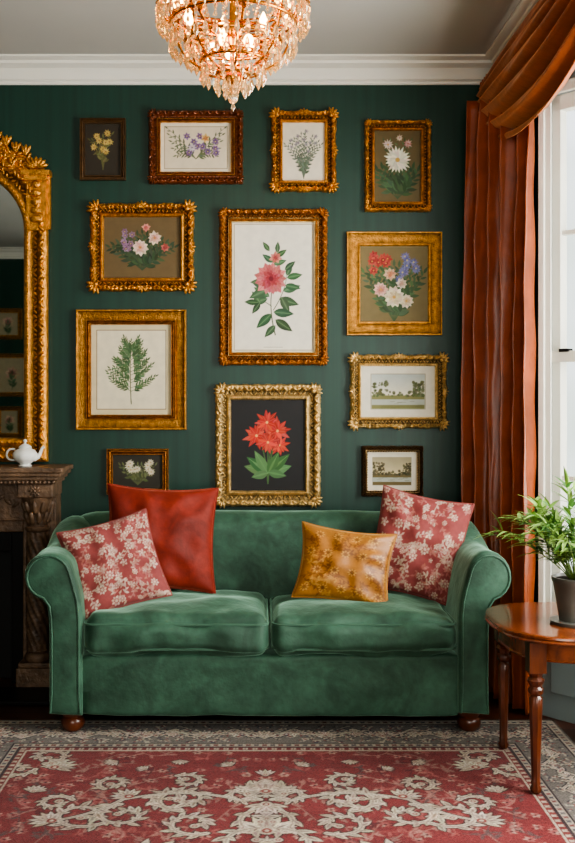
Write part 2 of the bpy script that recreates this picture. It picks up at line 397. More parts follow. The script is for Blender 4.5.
def art11(w,h):
    c=art_base(w,h,(44,40,30))
    for k in range(-5,6): sprig(c,(0,-.07),(k*.012,-.02),(k*.018,.03),(84,90,56),4,.034,.013)
    for k in range(11): daisy(c,random.uniform(-.08,.08),random.uniform(-.03,.05),.022,(196,186,160),(170,136,70),9)
    return c

# ------------------------------------------------------------ picture frames
PROF=[(0,0),(0,.022),(.05,.03),(.14,.036),(.24,.034),(.34,.026),(.42,.017),(.56,.014),(.7,.016),(.78,.024),(.86,.027),(.93,.022),(1,.012),(1,.003)]
PROFP=[(0,0),(0,.02),(.04,.028),(.1,.028),(.14,.022),(.2,.019),(.5,.022),(.8,.015),(.86,.02),(.95,.02),(1,.012),(1,.003)]
def frame_sweep(mb,cx,cz,w,h,prof,width,y0,amp=0,per=.04,mi=0,inner_mi=None,flip=1,dsc=1.0):
    ds=.007; nx=max(8,int(w/ds)); nz=max(8,int(h/ds)); rings=[]
    for j,(t,d) in enumerate(prof):
        ins=t*width; hw=w/2-ins; hh=h/2-ins; ring=[]
        for side in range(4):
            n=nx if side%2==0 else nz; ln=w if side%2==0 else h
            for i in range(n):
                u=i/n; sl=(u-.5)*ln; edge=min(1,min(u,1-u)*ln/.015)
                k=amp*edge; o=0; dd=0
                if amp and t<.5:
                    o=k*(.6*abs(sin(pi*sl/per))+.4*cos(2*pi*sl/(per*3)))*(1-t*1.6); dd=k*.8*cos(2*pi*sl/per*2+t*8)*(1 if d>.001 else 0)
                elif amp and d>.01: dd=k*.25*cos(2*pi*sl/.014)
                if side==0: x=-hw+2*hw*u; z=-hh-o
                elif side==1: x=hw+o; z=-hh+2*hh*u
                elif side==2: x=hw-2*hw*u; z=hh+o
                else: x=-hw-o; z=hh-2*hh*u
                ring.append((cx+x,y0-flip*max(0,d*dsc+dd),cz+z))
        rings.append(ring)
    mb.loft(rings,mi,closed=True,caps=False)
def Ry(a): return Matrix.Rotation(a,3,'Y')
def ornaments(mb,cx,cz,w,h,width,y0,lvl,mi=0,flip=1):
    yy=y0-flip*.03
    t=.88*width
    for side in range(4):
        ln=(w if side%2==0 else h)-2*t; n=int(ln/.013)
        for i in range(n):
            s_=(i+.5)/n*ln-ln/2
            x,z=[(s_,-h/2+t),(w/2-t,s_),(s_,h/2-t),(-w/2+t,s_)][side]
            mb.ell((cx+x,y0-flip*.025,cz+z),(.0045,.004,.0045),6,4,None,mi)
    t=.26*width; sz=width*.23
    for side in range(4):
        ln=(w if side%2==0 else h)-2*t; n=max(4,int(ln/(sz*1.35))); 
        for i in range(n):
            s_=(i+.5)/n*ln-ln/2; sg=1 if i%2 else -1
            x,z=[(s_,-h/2+t),(w/2-t,s_),(s_,h/2-t),(-w/2+t,s_)][side]
            base=0 if side%2==0 else pi/2
            mb.ell((cx+x,yy-flip*.004,cz+z),(sz*1.05,.010,sz*.34),8,5,Ry(base+sg*.65),mi)
            if lvl>1: mb.ell((cx+x,yy-flip*.007,cz+z),(sz*.36,.010,sz*.36),8,5,None,mi)
            ix,iz=[(s_,-h/2+.58*width),(w/2-.58*width,s_),(s_,h/2-.58*width),(-w/2+.58*width,s_)][side]
            if abs(s_)<ln/2-.25*width: mb.ell((cx+ix,y0-flip*.016,cz+iz),(sz*.55,.006,sz*.2),6,4,Ry(base-sg*.8),mi)
    for sx in(-1,1):
        for sz_ in(-1,1):
            bx=cx+sx*(w/2-width*.45); bz=cz+sz_*(h/2-width*.45); q=width*(.46 if lvl==1 else .6)
            for k in range(5):
                a=math.atan2(sz_,sx)+(k-2)*.5
                mb.ell((bx+cos(a)*q*.75,yy-flip*.006,bz+sin(a)*q*.75),(q*.55,.011,q*.2),8,5,Ry(-a),mi)
            mb.ell((bx,yy-flip*.010,bz),(q*.32,.012,q*.32),8,5,None,mi)
    if lvl>1:
        for (x,z,a0) in[(0,h/2-width*.35,pi/2),(0,-h/2+width*.35,-pi/2),(w/2-width*.35,0,0),(-w/2+width*.35,0,pi)]:
            for k in range(5):
                a=a0+(k-2)*.6; q=width*.5
                mb.ell((cx+x+cos(a)*q*.6,yy-flip*.005,cz+z+sin(a)*q*.6),(q*.55,.01,q*.2),8,5,Ry(-a),mi)
def SX(u): return (u-255)/191.5
def SZ(v): return EYE-(v-400)/191.5
def picture(name,box,fw,style,mat,artf,y0=-.002,inner=None):
    x0,x1=SX(box[0]),SX(box[2]); z1,z0=SZ(box[1]),SZ(box[3]); w=x1-x0;h=z1-z0;cx=(x0+x1)/2;cz=(z0+z1)/2; fw=fw/191.5
    e=empty(name); mb=MB()
    mats=[mat]+([inner] if inner else [])
    if style=='ornate': frame_sweep(mb,cx,cz,w-.02,h-.02,PROF,fw-.01,y0,.006,.045); ornaments(mb,cx,cz,w-.02,h-.02,fw-.01,y0,2)
    elif style=='carved': frame_sweep(mb,cx,cz,w-.004,h-.004,PROF,fw-.002,y0,.0035,.02); ornaments(mb,cx,cz,w-.004,h-.004,fw-.002,y0,1)
    elif style=='plain': frame_sweep(mb,cx,cz,w,h,PROFP,fw,y0,0)
    if inner:
        k=fw*.72; frame_sweep(mb,cx,cz,w-2*k,h-2*k,PROFP,fw*.3,y0-.004,0,mi=1)
    mb.build('frame',mats,e,sharp=50)
    aw,ah=w-2*fw+.004,h-2*fw+.004; c=artf(aw,ah)
    P=np.zeros((c.ny,c.nx,3)); P[...,0]=cx+c.X[None,:]; P[...,1]=y0-.008; P[...,2]=cz+c.Y[:,None]
    grid_obj('artwork',P,c.a,'art',e)
    b=MB(); b.box(cx-w/2+.012,cx+w/2-.012,y0-.006,y0,cz-h/2+.012,cz+h/2-.012); b.build('backing_board',['darkfr'],e)
    return e
BP='framed_botanical_print'
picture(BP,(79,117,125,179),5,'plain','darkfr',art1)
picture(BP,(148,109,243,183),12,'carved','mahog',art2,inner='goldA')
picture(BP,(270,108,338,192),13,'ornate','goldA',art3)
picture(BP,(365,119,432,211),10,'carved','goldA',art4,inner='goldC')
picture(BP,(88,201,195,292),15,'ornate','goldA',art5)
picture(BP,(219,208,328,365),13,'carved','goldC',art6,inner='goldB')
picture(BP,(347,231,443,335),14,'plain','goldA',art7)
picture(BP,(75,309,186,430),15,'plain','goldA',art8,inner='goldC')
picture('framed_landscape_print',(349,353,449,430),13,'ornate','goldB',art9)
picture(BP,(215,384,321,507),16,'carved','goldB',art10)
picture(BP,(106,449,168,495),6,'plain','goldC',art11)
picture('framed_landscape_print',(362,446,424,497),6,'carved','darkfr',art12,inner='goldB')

# ------------------------------------------------------------ room shell
XL=-3.4; XR=1.32; YR=-6.5
P1=(XR,-.64); P2=(1.78,-1.17); P3=(1.78,-2.9); P4=(XR,-3.43)
mb=MB(); mb.box(XL-.1,XR+.1,0,.1,0,HC); mb.build('wall_back',['wall'],smooth=False)
mb=MB(); mb.box(XL-.1,XL,YR,0,0,HC); mb.build('wall_left',['wall'],smooth=False)
mb=MB(); mb.box(XL-.1,2.0,YR-.15,.1,-.1,0); mb.build('floor',['floor'],smooth=False)
mb=MB(); mb.box(XL-.1,2.0,YR-.15,.1,HC,HC+.1); mb.build('ceiling',['ceil'],smooth=False)
mb=MB(); mb.box(XR,XR+.1,P1[1],0,0,HC); mb.box(XR,XR+.1,P4[1],P1[1],2.93,HC); mb.box(XR,XR+.1,YR,P4[1],0,HC); mb.build('wall_right',['wall'],smooth=False)
def bay(P,Q,i,nm):
    L=math.dist(P,Q); m1=MB()
    m1.seg(P,Q,0,L,0,.5,0,.1,0); m1.seg(P,Q,0,L,2.85,HC,0,.1,0); m1.seg(P,Q,-.0,.05,.5,2.85,0,.1,0); m1.seg(P,Q,L-.05,L,.5,2.85,0,.1,0)
    m1.seg(P,Q,.06,L-.06,.12,.42,-.012,0,0)
    m1.build(nm,['panel'],smooth=False,bevel=.004)
    w=MB()
    a0,a1=.05,L-.05
    w.seg(P,Q,a0,a0+.045,.5,2.85,.015,.07); w.seg(P,Q,a1-.045,a1,.5,2.85,.015,.07)
    w.seg(P,Q,a0,a1,.5,.58,.015,.07); w.seg(P,Q,a0,a1,2.78,2.85,.015,.07); w.seg(P,Q,a0,a1,1.63,1.68,.0,.07)
    n=max(2,round((a1-a0)/.35))
    for k in range(1,n): 
        x=a0+(a1-a0)*k/n; w.seg(P,Q,x-.012,x+.012,.5,2.85,.025,.06)
    for z in(1.1,2.22): w.seg(P,Q,a0,a1,z-.01,z+.01,.025,.06)
    w.seg(P,Q,-.0,.03,.46,2.9,-.02,0);w.seg(P,Q,.03,.06,.46,2.9,-.01,0); w.seg(P,Q,L-.06,L,.46,2.9,-.02,0); w.seg(P,Q,0,L,.47,.5,-.05,0); w.seg(P,Q,0,L,2.85,2.9,-.02,0)
    w.seg(P,Q,a0+.05,a0+.1,1.675,1.69,-.01,.03,1)
    w.build('window_%d'%i,['white','iron'],smooth=False,bevel=.003)
bay(P1,P2,1,'wall_bay_near_sofa'); bay(P2,P3,2,'wall_bay_centre'); bay(P3,P4,3,'wall_bay_far')
mb=MB(); mb.box(XL-.1,-1.0,YR-.1,YR,0,HC); mb.box(1.1,XR+.1,YR-.1,YR,0,HC); mb.box(-1.0,1.1,YR-.1,YR,0,.7); mb.box(-1.0,1.1,YR-.1,YR,2.8,HC); mb.build('wall_front',['wall'],smooth=False)
w=MB()
for x in(-1.0,-.33,.37,1.05): w.box(x,x+.05,YR-.07,YR+.02,.7,2.8)
for z in(.68,1.7,2.76): w.box(-1.0,1.1,YR-.07,YR+.02,z,z+.05)
w.build('window_4',['white'],smooth=False,bevel=.004)  # unseen rear window, added to let soft light in from the front
CP=[(0,-.115),(.012,-.115),(.014,-.1),(.03,-.092),(.034,-.08),(.06,-.045),(.095,-.03),(.1,-.018),(.125,-.014),(.14,-.01),(.14,0),(0,0)]
def crown(nm,f,L0,L1):
    mb=MB(); secs=[[f(t,o,z) for o,z in CP] for t in(L0,L1)]; mb.loft(secs); mb.build(nm,['white'],sharp=20)
crown('trim_1',lambda t,o,z:(t,-o,HC+z),XL,XR)
crown('trim_2',lambda t,o,z:(XR-o,t,HC+z),0,YR)
crown('trim_3',lambda t,o,z:(XL+o,t,HC+z),0,YR)
crown('trim_4',lambda t,o,z:(t,YR+o,HC+z),XL,XR)
def basebd(nm,a):
    mb=MB(); mb.box(*a,0,.16); mb.box(a[0]+(.004 if a[1]-a[0]<.1 else 0),a[1],a[2],a[3],.16,.175); mb.build(nm,['wall'],smooth=False,bevel=.004)
basebd('baseboard_back',(-.93,XR,-.02,0)); basebd('baseboard_left',(XL,XL+.02,YR,0)); basebd('baseboard_right',(XR-.02,XR,P1[1],-.02))

# ------------------------------------------------------------ rug
RW,RL=2.62,3.6; RCX=.04; RY1=-.74; RCY=RY1-RL/2
hw,hl=RW/2,RL/2
c=Canvas(hw,hl,.0042,(114,47,48),x0=0,y0=0)
CR=(182,169,150); DK=(56,42,45); RO=(90,36,40)
ops=[]
def O_s(p,w0,w1): ops.append(('s',p,w0,w1))
def O_l(x,y,a,L,W): ops.append(('l',x,y,a,L,W))
def O_d(x,y,r): ops.append(('d',x,y,r))
def spiral(x,y,a0,R,turn,sg,n=26,w0=.010,w1=.005,leaves=True):
    P=[(x,y)]; a=a0; step=R*turn*2*pi/n*.62
    for k in range(n):
        f=1-.78*k/n; a+=sg*turn*2*pi/n; st=step*f; P.append((P[-1][0]+cos(a)*st,P[-1][1]+sin(a)*st))
    O_s(P,w0,w1); O_d(P[-1][0],P[-1][1],w0*1.6)
    for k in range(1,int(n*.85),2):
        aa=math.atan2(P[k+1][1]-P[k][1],P[k+1][0]-P[k][0]); O_l(P[k][0],P[k][1],aa-sg*random.uniform(.6,1.1),R*random.uniform(.26,.42),R*.14)
        if k%4==1: O_l(P[k][0],P[k][1],aa+sg*.9,R*.2,R*.1)
def palm(x,y,a,r,n=7):
    for k in range(n):
        aa=a+(k-(n-1)/2)*.42; O_l(x,y,aa,r*(1-.05*abs(k-(n-1)/2)),r*.28)
    O_d(x,y,r*.22)
def flush(col=CR,dk=DK,e=.006,mid=(134,116,106)):
    for q,cc in((e,dk),(0,col)):
        for o in ops:
            if o[0]=='s':
                c.stroke(o[1],o[2]+q,o[3]+q,cc if q else jit(cc,8))
                if not q: c.stroke(o[1],o[2]*.3,.001,mid,.8)
            elif o[0]=='l':
                if q: c.leaf(o[1]-cos(o[3])*q,o[2]-sin(o[3])*q,o[3],o[4]+2*q,o[5]+2.2*q,cc)
                else: c.leaf(o[1],o[2],o[3],o[4],o[5],jit(cc,16)); c.leaf(o[1],o[2],o[3],o[4]*.72,o[5]*.45,jit(mid,14))
            else:
                c.disc(o[1],o[2],o[3]+q,cc)
                if not q: c.disc(o[1],o[2],o[3]*.6,(118,52,52)); c.disc(o[1],o[2],o[3]*.3,col)
    ops.clear()
FX,FY=.97,hl-.40
for k in range(130):
    x,y=random.uniform(0,FX),random.uniform(0,FY); P=bez((x,y),(x+random.uniform(-.12,.12),y+random.uniform(-.12,.12)),(x+random.uniform(-.16,.16),y+random.uniform(-.16,.16)),10)
    cc=random.choice([(142,78,74),(152,106,98),(88,36,40),(136,100,92),(84,66,66)]); c.stroke(P,.003,.002,cc,.8)
    for q in range(1,10,2): c.leaf(P[q][0],P[q][1],random.random()*6.3,.04,.015,cc,a=.85)
for k in range(120):
    x,y=random.uniform(0,FX),random.uniform(0,FY)
    for q in range(6): c.leaf(x,y,q*1.05,.024,.013,random.choice([(160,126,114),(144,82,78)]),a=.9)
    c.disc(x,y,.006,(74,34,40))
palm(0,.98,pi/2,.12,9); palm(0,.86,-pi/2,.1,7); palm(0,.64,pi/2,.13,9); palm(0,1.14,pi/2,.06,5)
spiral(.02,.90,.2,.15,1.15,1); spiral(.05,.80,-.5,.17,1.2,-1); spiral(.0,.66,.3,.2,1.1,-1); spiral(.03,1.0,.6,.12,1.1,-1)
spiral(.30,.97,.5,.14,1.2,-1); spiral(.30,.80,0,.17,1.2,1); spiral(.34,1.13,2.4,.1,1.1,1); 
spiral(.52,.86,-.2,.15,1.2,-1); spiral(.56,.70,-.9,.17,1.2,1); spiral(.2,.62,-.6,.15,1.1,1)
spiral(.6,1.0,.4,.1,1.1,1); spiral(.7,.9,1.2,.1,1.1,-1)
palm(.50,.93,.9,.08); palm(.74,.72,.5,.09); O_s(bez((.1,.9),(.3,1.02),(.52,.9)),.008,.006); O_s(bez((.52,.9),(.62,.75),(.74,.72)),.008,.006)
palm(.83,1.22,2.4,.1,7); spiral(.88,1.26,pi,.13,1.1,-1); spiral(.9,1.2,-pi/2,.12,1.1,1); spiral(.86,1.3,pi*.9,.08,1.0,1); palm(.6,1.28,-.6,.05,7); palm(.86,.98,1.8,.06,7)
palm(.14,1.24,.9,.045,7); palm(.34,1.29,-1.6,.045,7); palm(.47,1.2,.5,.04,7)
for k in range(4): palm(0,0,k*pi/6,.26,3)
spiral(.1,.2,.7,.2,1.2,1); spiral(.3,.1,.1,.2,1.2,-1); spiral(.45,.35,1,.2,1.2,1); spiral(.2,.45,.3,.18,1.2,-1); spiral(.7,.3,1,.17,1.2,-1)
flush()
for (x,y) in[(0,.98),(0,.64),(.5,.93),(.74,.72),(.83,1.22)]: c.disc(x,y,.018,(122,52,52)); c.disc(x,y,.008,CR)
BG=(108,101,96)
X,Y=np.meshgrid(c.X,c.Y); D=np.minimum(hw-X,(hl-Y)*.33/.40)
def band(a,b,col): c.a[(D>=a)&(D<b)]=lin(col)
band(-1,.010,(90,82,76)); band(.010,.05,(158,147,132)); band(.05,.058,(56,42,46)); band(.058,.25,BG); band(.25,.258,(52,42,46)); band(.258,.285,(160,149,134)); band(.285,.295,(56,42,46)); band(.295,.322,(112,50,50)); band(.322,.33,(170,157,140))
yb=hl-.185; xb=hw-.155
def bandspots(d,st,cols):
    sy=.40/.33; k=0
    x=0
    while x<hw-d:
        y=hl-d*sy; cc=cols[k%len(cols)]
        for q in range(4): c.leaf(x,y,q*pi/2+.78,.016,.010,cc)
        c.disc(x,y,.004,(60,40,44)); x+=st;k+=1
    y=0;k=0
    while y<hl-d*sy:
        cc=cols[k%len(cols)]
        for q in range(4): c.leaf(hw-d,y,q*pi/2+.78,.014,.009,cc)
        y+=st;k+=1
bandspots(.03,.034,[(100,54,54),(70,70,80)]); bandspots(.272,.034,[(106,50,52),(70,68,76)]); bandspots(.309,.04,[(174,160,142)])
for k in range(9):
    x=.0+k*.13
    if x<xb-.05:
        sg=1 if k%2==0 else -1
        palm(x,yb-.02*sg,sg*pi/2,.068,7); palm(x,yb-.02*sg,-sg*pi/2,.045,5)
        O_s(bez((x,yb-.06*sg),(x+.065,yb),(x+.13,yb+.06*sg)),.005,.005)
        spiral(x+.03,yb+.01*sg,sg*.6,.055,1.0,-sg,16,.005,.004)
for k in range(14):
    y=.0+k*.125
    if y<yb-.05:
        sg=1 if k%2==0 else -1
        palm(xb-.02*sg,y,0 if sg>0 else pi,.055,7)
        O_s(bez((xb-.05*sg,y),(xb,y+.06),(xb+.05*sg,y+.125)),.005,.005); O_l(xb,y+.05,1.2,.05,.02);O_l(xb,y+.07,-1.9,.05,.02)
palm(xb,yb,pi/4,.09,9); palm(xb,yb,pi/4+pi,.07,7)
flush((192,181,163),(50,45,52),.006,(128,88,84))
for k in range(650):
    if random.random()<.5: x,y=random.uniform(0,hw-.06),hl-random.uniform(.075,.295)
    else: x,y=hw-random.uniform(.065,.24),random.uniform(0,hl-.08)
    for q in range(4): c.leaf(x,y,q*1.57+k,.015,.008,random.choice([(128,62,60),(60,60,74),(178,168,150),(52,44,50),(178,168,150)]),a=.9)
A=c.a
full=np.concatenate([A[:,::-1],A[:,1:]],1); full=np.concatenate([full[::-1],full[1:]],0)
ny,nx=full.shape[:2]
ab=rng.rand(ny//6+2,nx//40+2); ab=np.kron(ab,np.ones((6,40)))[:ny,:nx]; full=full*(.9+.2*ab[...,None])*(.86+.28*rng.rand(ny,nx,1))
P=np.zeros((ny,nx,3)); P[...,0]=RCX+np.linspace(-hw,hw,nx)[None,:]; P[...,1]=RCY+np.linspace(-hl,hl,ny)[:,None]; P[...,2]=.010
rug=empty('persian_rug'); grid_obj('pile',P,full,'rug',rug)
mb=MB(); mb.box(RCX-hw,RCX+hw,RCY-hl,RCY+hl,.001,.0085); mb.build('backing',['soil'],rug,smooth=False)

# ------------------------------------------------------------ sofa
sofa=empty('green_velvet_sofa')
XI0,XI1=-.745,.878; YF=-.95; RS=.92
def arm_outline(zc,ins=0,r=.105):
    P=[(0,.10),(0,.2),(0,.3),(0,.42),(.0,.52),(.008,zc-.1),(.022,zc-.045)]
    for k in range(15):
        a=math.radians(165-240*k/14); P.append((.145+r*cos(a),zc+r*sin(a)))
    P+=[(.152,zc-.13),(.146,zc-.18),(.143,zc-.26),(.143,.3),(.143,.2),(.143,.10)]
    if ins:
        Q=[]; n=len(P)
        for i in range(n):
            a=Vector(P[i-1]);b=Vector(P[(i+1)%n]); d=(b-a); nn=Vector((d.y,-d.x)); 
            if nn.length>0: nn.normalize()
            Q.append((P[i][0]+nn.x*ins,P[i][1]+nn.y*ins))
        P=Q
    return P
for side in(-1,1):
    secs=[]
    ys=[(YF-.014,.026),(YF-.012,.014),(YF-.004,.004),(YF+.01,.0),(YF+.05,0)]+[(YF+.05+.62*k/14,0) for k in range(1,15)]+[(-.262,.01),(-.25,.03)]
    fx=(lambda o: XI0-o) if side<0 else (lambda o: XI1+o*RS)
    for y,ins in ys:
        t=min(1,max(0,(y+.66)/.36)); t=t*t*(3-2*t); zc=.695+.08*t
        o=arm_outline(zc,ins)
        secs.append([(fx(p[0]),y,p[1]+.012*noise.noise(Vector((p[0]*9,y*7,p[1]*6+side)))) for p in o])
    mb=MB(); mb.loft(secs); 
    mb.build('arm_left' if side<0 else 'arm_right',['velvet'],sofa,sharp=60)
    mb=MB(); o=arm_outline(.695,.014)
    mb.tube([(fx(p[0]),YF-.013,p[1]) for p in o],.005,8)
    mb.build('arm_piping',['velvet'],sofa)
secs=[]
xs=[-.885,-.875,-.85,-.80,-.74]+[-.74+1.62*k/24 for k in range(1,25)]+[.93,.97,.995,1.005]
for x in xs:
    e=min(x+.9,1.02-x); t=min(1,e/.14); dz=-.05*(1-math.sqrt(max(0,1-(1-t)**2))); sh=min(1,.55+.45*math.sqrt(min(1,e/.06)))
    prof=[(-.36,.12),(-.385,.35),(-.385,.5),(-.365,.62),(-.345,.74),(-.34,.80),(-.335,.845),(-.31,.878),(-.275,.896),(-.235,.902),(-.19,.896),(-.155,.875),(-.135,.84),(-.125,.78),(-.1,.6),(-.08,.4),(-.07,.12)]
    secs.append([(x,-.22+(y+.22)*sh,z+(dz if z>.6 else dz*.3)+.007*noise.noise(Vector((x*5,y*5,z*4)))) for y,z in prof])
mb=MB(); mb.loft(secs); mb.build('back',['velvet'],sofa,sharp=60)
mb=MB(); mb.cushion(((XI0+XI1)/2,-.52,.222),((XI1-XI0)/2+.005,.425,.135),.02,n=26,crown=(0,.006,0),wr=.009)
mb.build('seat_base',['velvet'],sofa,sharp=60)
mid=.066
def piping(mb,c,half,r,z,ex):
    P=[]; hx,hy=half[0]-r,half[1]-r
    for (sx,sy,a0) in((1,-1,-pi/2),(1,1,0),(-1,1,pi/2),(-1,-1,pi)):
        for k in range(6):
            a=a0+pi/2*k/5; P.append((c[0]+sx*hx+cos(a)*(r+ex),c[1]+sy*hy+sin(a)*(r+ex),z))
    Q=[]
    for i in range(len(P)):
        a=Vector(P[i]);b=Vector(P[(i+1)%len(P)]); m=max(1,int((b-a).length/.05))
        for k in range(m): Q.append(a.lerp(b,k/m)+Vector((0,0,.003*noise.noise((a.lerp(b,k/m))*9))))
    mb.tube(Q,.0055,6,closed=True)
for x0,x1 in((XI0+.002,mid-.003),(mid+.003,XI1-.002)):
    cc=((x0+x1)/2,-.672,.437); hf=((x1-x0)/2,.30,.078)
    mb=MB(); mb.cushion(cc,hf,.06,n=40,crown=(0,.018,.040),wr=.022); mb.build('seat_cushion',['velvet'],sofa,sharp=80)
    mb=MB(); piping(mb,cc,hf,.055,.490,-.006); piping(mb,cc,hf,.055,.385,-.004); mb.build('seat_cushion_piping',['velvetp'],sofa)
mb=MB()
for x in(-.80,.94):
    for y,z0 in((-.87,.0115),(-.16,.001)):
        mb.lathe([(.034,0),(.046,.012),(.052,.03),(.05,.05),(.04,.06),(.048,.07),(.052,.1)],(x,y,z0),20)
mb.build('feet',['foot'],sofa)

# ------------------------------------------------------------ cushions
def pillow(name,cx,cy,cz,w,h,th,roll,tilt,yaw,mat,paint,pip,seed=0,bow=.08,N=140):
    e=empty(name)
    c=Canvas(1,1,1/(N-1)-1e-9,(128,128,128)); c=paint(c) if paint else c
    n=c.nx; u=np.linspace(-1,1,n); U,V=np.meshgrid(u,np.linspace(-1,1,c.ny))
    R=Matrix.Rotation(math.radians(yaw),3,'Z')@Matrix.Rotation(math.radians(tilt),3,'X')@Matrix.Rotation(math.radians(roll),3,'Y'); Rn=np.array(R)
    def surf(sg,a,b):
        X=a*w/2*(1-bow*(1-b*b)); Z=b*h/2*(1-bow*(1-a*a))
        T=np.clip((1-a**2),0,1)**.5*np.clip((1-b**2),0,1)**.5
        r2=np.hypot(a,b); th_=np.arctan2(b,a)
        wr=.009*np.sin(a*7+b*4+seed)*np.cos(b*6-a*3+seed*2)*T+.011*np.sin(th_*9+seed+2*r2)*T*np.clip(r2-.4,0,1)*1.6
        Y=-sg*(th/2*T**.8+wr)
        return np.stack([X,Y,Z],-1)@Rn.T+np.array([cx,cy,cz])
    col=c.a
    for sg,nm in((1,'front'),(-1,'rear')): grid_obj(nm,surf(sg,U,V),col,mat,e)
    b=[]
    t=np.linspace(-1,1,26)[:-1]
    for a_,b_ in((t,-np.ones(25)),(np.ones(25),t),(-t,np.ones(25)),(-np.ones(25),-t)):
        b+= [tuple(p) for p in surf(1,a_,b_)]
    mb=MB(); mb.tube(b,.005,6,closed=True); mb.build('piping',[pip],e)
    return e
def floral(seed,bg=(132,58,56),fg=(186,164,146)):
    def f(c):
        random.seed(seed); c.a[:]=lin(bg)
        for k in range(90):
            x,y=random.uniform(-.5,.5),random.uniform(-.5,.5)
            P=bez((x,y),(x+random.uniform(-.1,.1),y+random.uniform(-.1,.1)),(x+random.uniform(-.14,.14),y+random.uniform(-.14,.14)),12)
            cc=random.choice([fg,(172,142,126),(160,108,98),(164,98,90)])
            c.stroke(P,.0035,.003,cc)
            for q in range(1,12,2):
                a=math.atan2(P[q+1][1]-P[q][1],P[q+1][0]-P[q][0]); c.leaf(P[q][0],P[q][1],a+(1 if q%4==1 else -1)*.9,.045,.02,jit(cc,14))
        for i in range(7):
            for j in range(7):
                x=-.44+.147*i+random.uniform(-.045,.045)+(.06 if j%2 else 0); y=-.44+.147*j+random.uniform(-.045,.045)
                r=random.uniform(.022,.052); n=random.choice([5,7,8])
                for k in range(n): c.leaf(x,y,k*2*pi/n+i,r*1.15,r*.7,jit(fg,20))
                for k in range(n): c.leaf(x,y,k*2*pi/n+i+.4,r*.85,r*.36,jit((150,84,80),14))
                for k in range(5): c.leaf(x,y,k*2*pi/5+i+.4,r*.4,r*.3,jit(fg,14))
        return c
    return f
def damask(c):
    random.seed(3); c.a[:]=lin((158,102,38))
    for k in range(60):
        x,y=random.uniform(-.5,.5),random.uniform(-.5,.5); P=bez((x,y),(x+random.uniform(-.15,.15),y+.08),(x+random.uniform(-.16,.16),y+random.uniform(-.16,.16)),12)
        cc=random.choice([(122,72,24),(184,130,60),(128,76,28)]); c.stroke(P,.005,.004,cc)
        for q in range(1,12,2):
            a=math.atan2(P[q+1][1]-P[q][1],P[q+1][0]-P[q][0]); c.leaf(P[q][0],P[q][1],a+(1 if q%4==1 else -1)*.9,.055,.024,jit(cc,8))
    for i in range(5):
        for j in range(4):
            x=-.4+.2*i+(.1 if j%2 else 0); y=-.38+.25*j
            c.disc(x,y,.052,(126,76,28),.8)
            for q in range(8): c.leaf(x,y,q*pi/4,.06,.03,jit((188,136,66),8))
            for q in range(8): c.leaf(x,y,q*pi/4+.39,.04,.014,jit((120,72,26),8))
    return c
def redp(c): c.a[:]=lin((138,42,26)); return c
M['patpip']=mk('rose_piping',(136,68,62),.8); M['giltpip']=mk('mustard_piping',(166,112,50),.6)
pillow('rust_velvet_cushion',-.445,-.515,.80,.53,.50,.19,3,-13,8,'redv',redp,'redv',1,.09)
pillow('floral_cushion',-.635,-.745,.715,.42,.415,.15,-14,-20,14,'pat',floral(11),'patpip',2)
pillow('mustard_cushion',.41,-.69,.70,.44,.35,.15,7,-20,-6,'gilt',damask,'giltpip',3,.11)
pillow('floral_cushion',.765,-.57,.775,.43,.49,.15,11,-14,-12,'pat',floral(23),'patpip',4)
random.seed(21)

# ------------------------------------------------------------ curtain + swag
cur=empty('rust_curtain')
A0=Vector((1.115,-.13)); B0=Vector((1.292,-.675)); d=(B0-A0).normalized(); nrm=Vector((d.y,-d.x)); nrm=nrm if nrm.x<0 else -nrm
nu,nv=170,70; V=[];F=[]
for j in range(nv+1):
    t=j/nv; z=2.97-(2.97-.012)*t
    sp=.93+.07*sin(pi*min(1,t*1.05))
    for i in range(nu+1):
        u=i/nu; s=1-(1-u)*sp
        ph=u*2*pi*5.2+.9*sin(2.2*t+u*6)+.5*sin(6*t+u*9)*t
        am=.036+.010*sin(t*pi)+.010*sin(u*11+1)
        o=am*sin(ph)+.010*sin(2.3*ph+t*4)+.005*sin(t*40+u*20)*sin(u*9)
        p=A0.lerp(B0,s)+nrm*(o+.018)+d*.014*cos(ph)
        V.append((p.x,p.y,z))
for j in range(nv):
    for i in range(nu):
        a=j*(nu+1)+i; F.append((a,a+1,a+nu+2,a+nu+1))
mb=MB(); mb.add(V,F); mb.build('drape',['curt'],cur,solid=.003,sharp=180)
def swag(ya,yb,nm,par):
    nu,nv=60,110; V=[];F=[]
    for j in range(nv+1):
        v=j/nv
        for i in range(nu+1):
            u=i/nu; sg=sin(pi*u)**.7 if 0<u<1 else 0
            y=ya+(yb-ya)*u
            z=3.108-v*(.25+.20*sg)
            ph=v*2*pi*5.5+.9*sin(u*3+v*2)
            out=.055+.10*sin(pi*min(1,v*.85+.08))*(.6+.4*sg)+(.026+.018*sg)*(abs(sin(ph*.5))*1.6-1)+.006*sin(2.1*ph+u*6)-.015*v
            V.append((1.275-out,y+.012*sin(v*20),z))
    for j in range(nv):
        for i in range(nu):
            a=j*(nu+1)+i; F.append((a,a+1,a+nu+2,a+nu+1))
    mb=MB(); mb.add(V,F); mb.build(nm,['curt'],par,solid=.004,sharp=180)
swag(-.05,-1.85,'swag',cur); swag(-1.80,-3.45,'swag',cur)
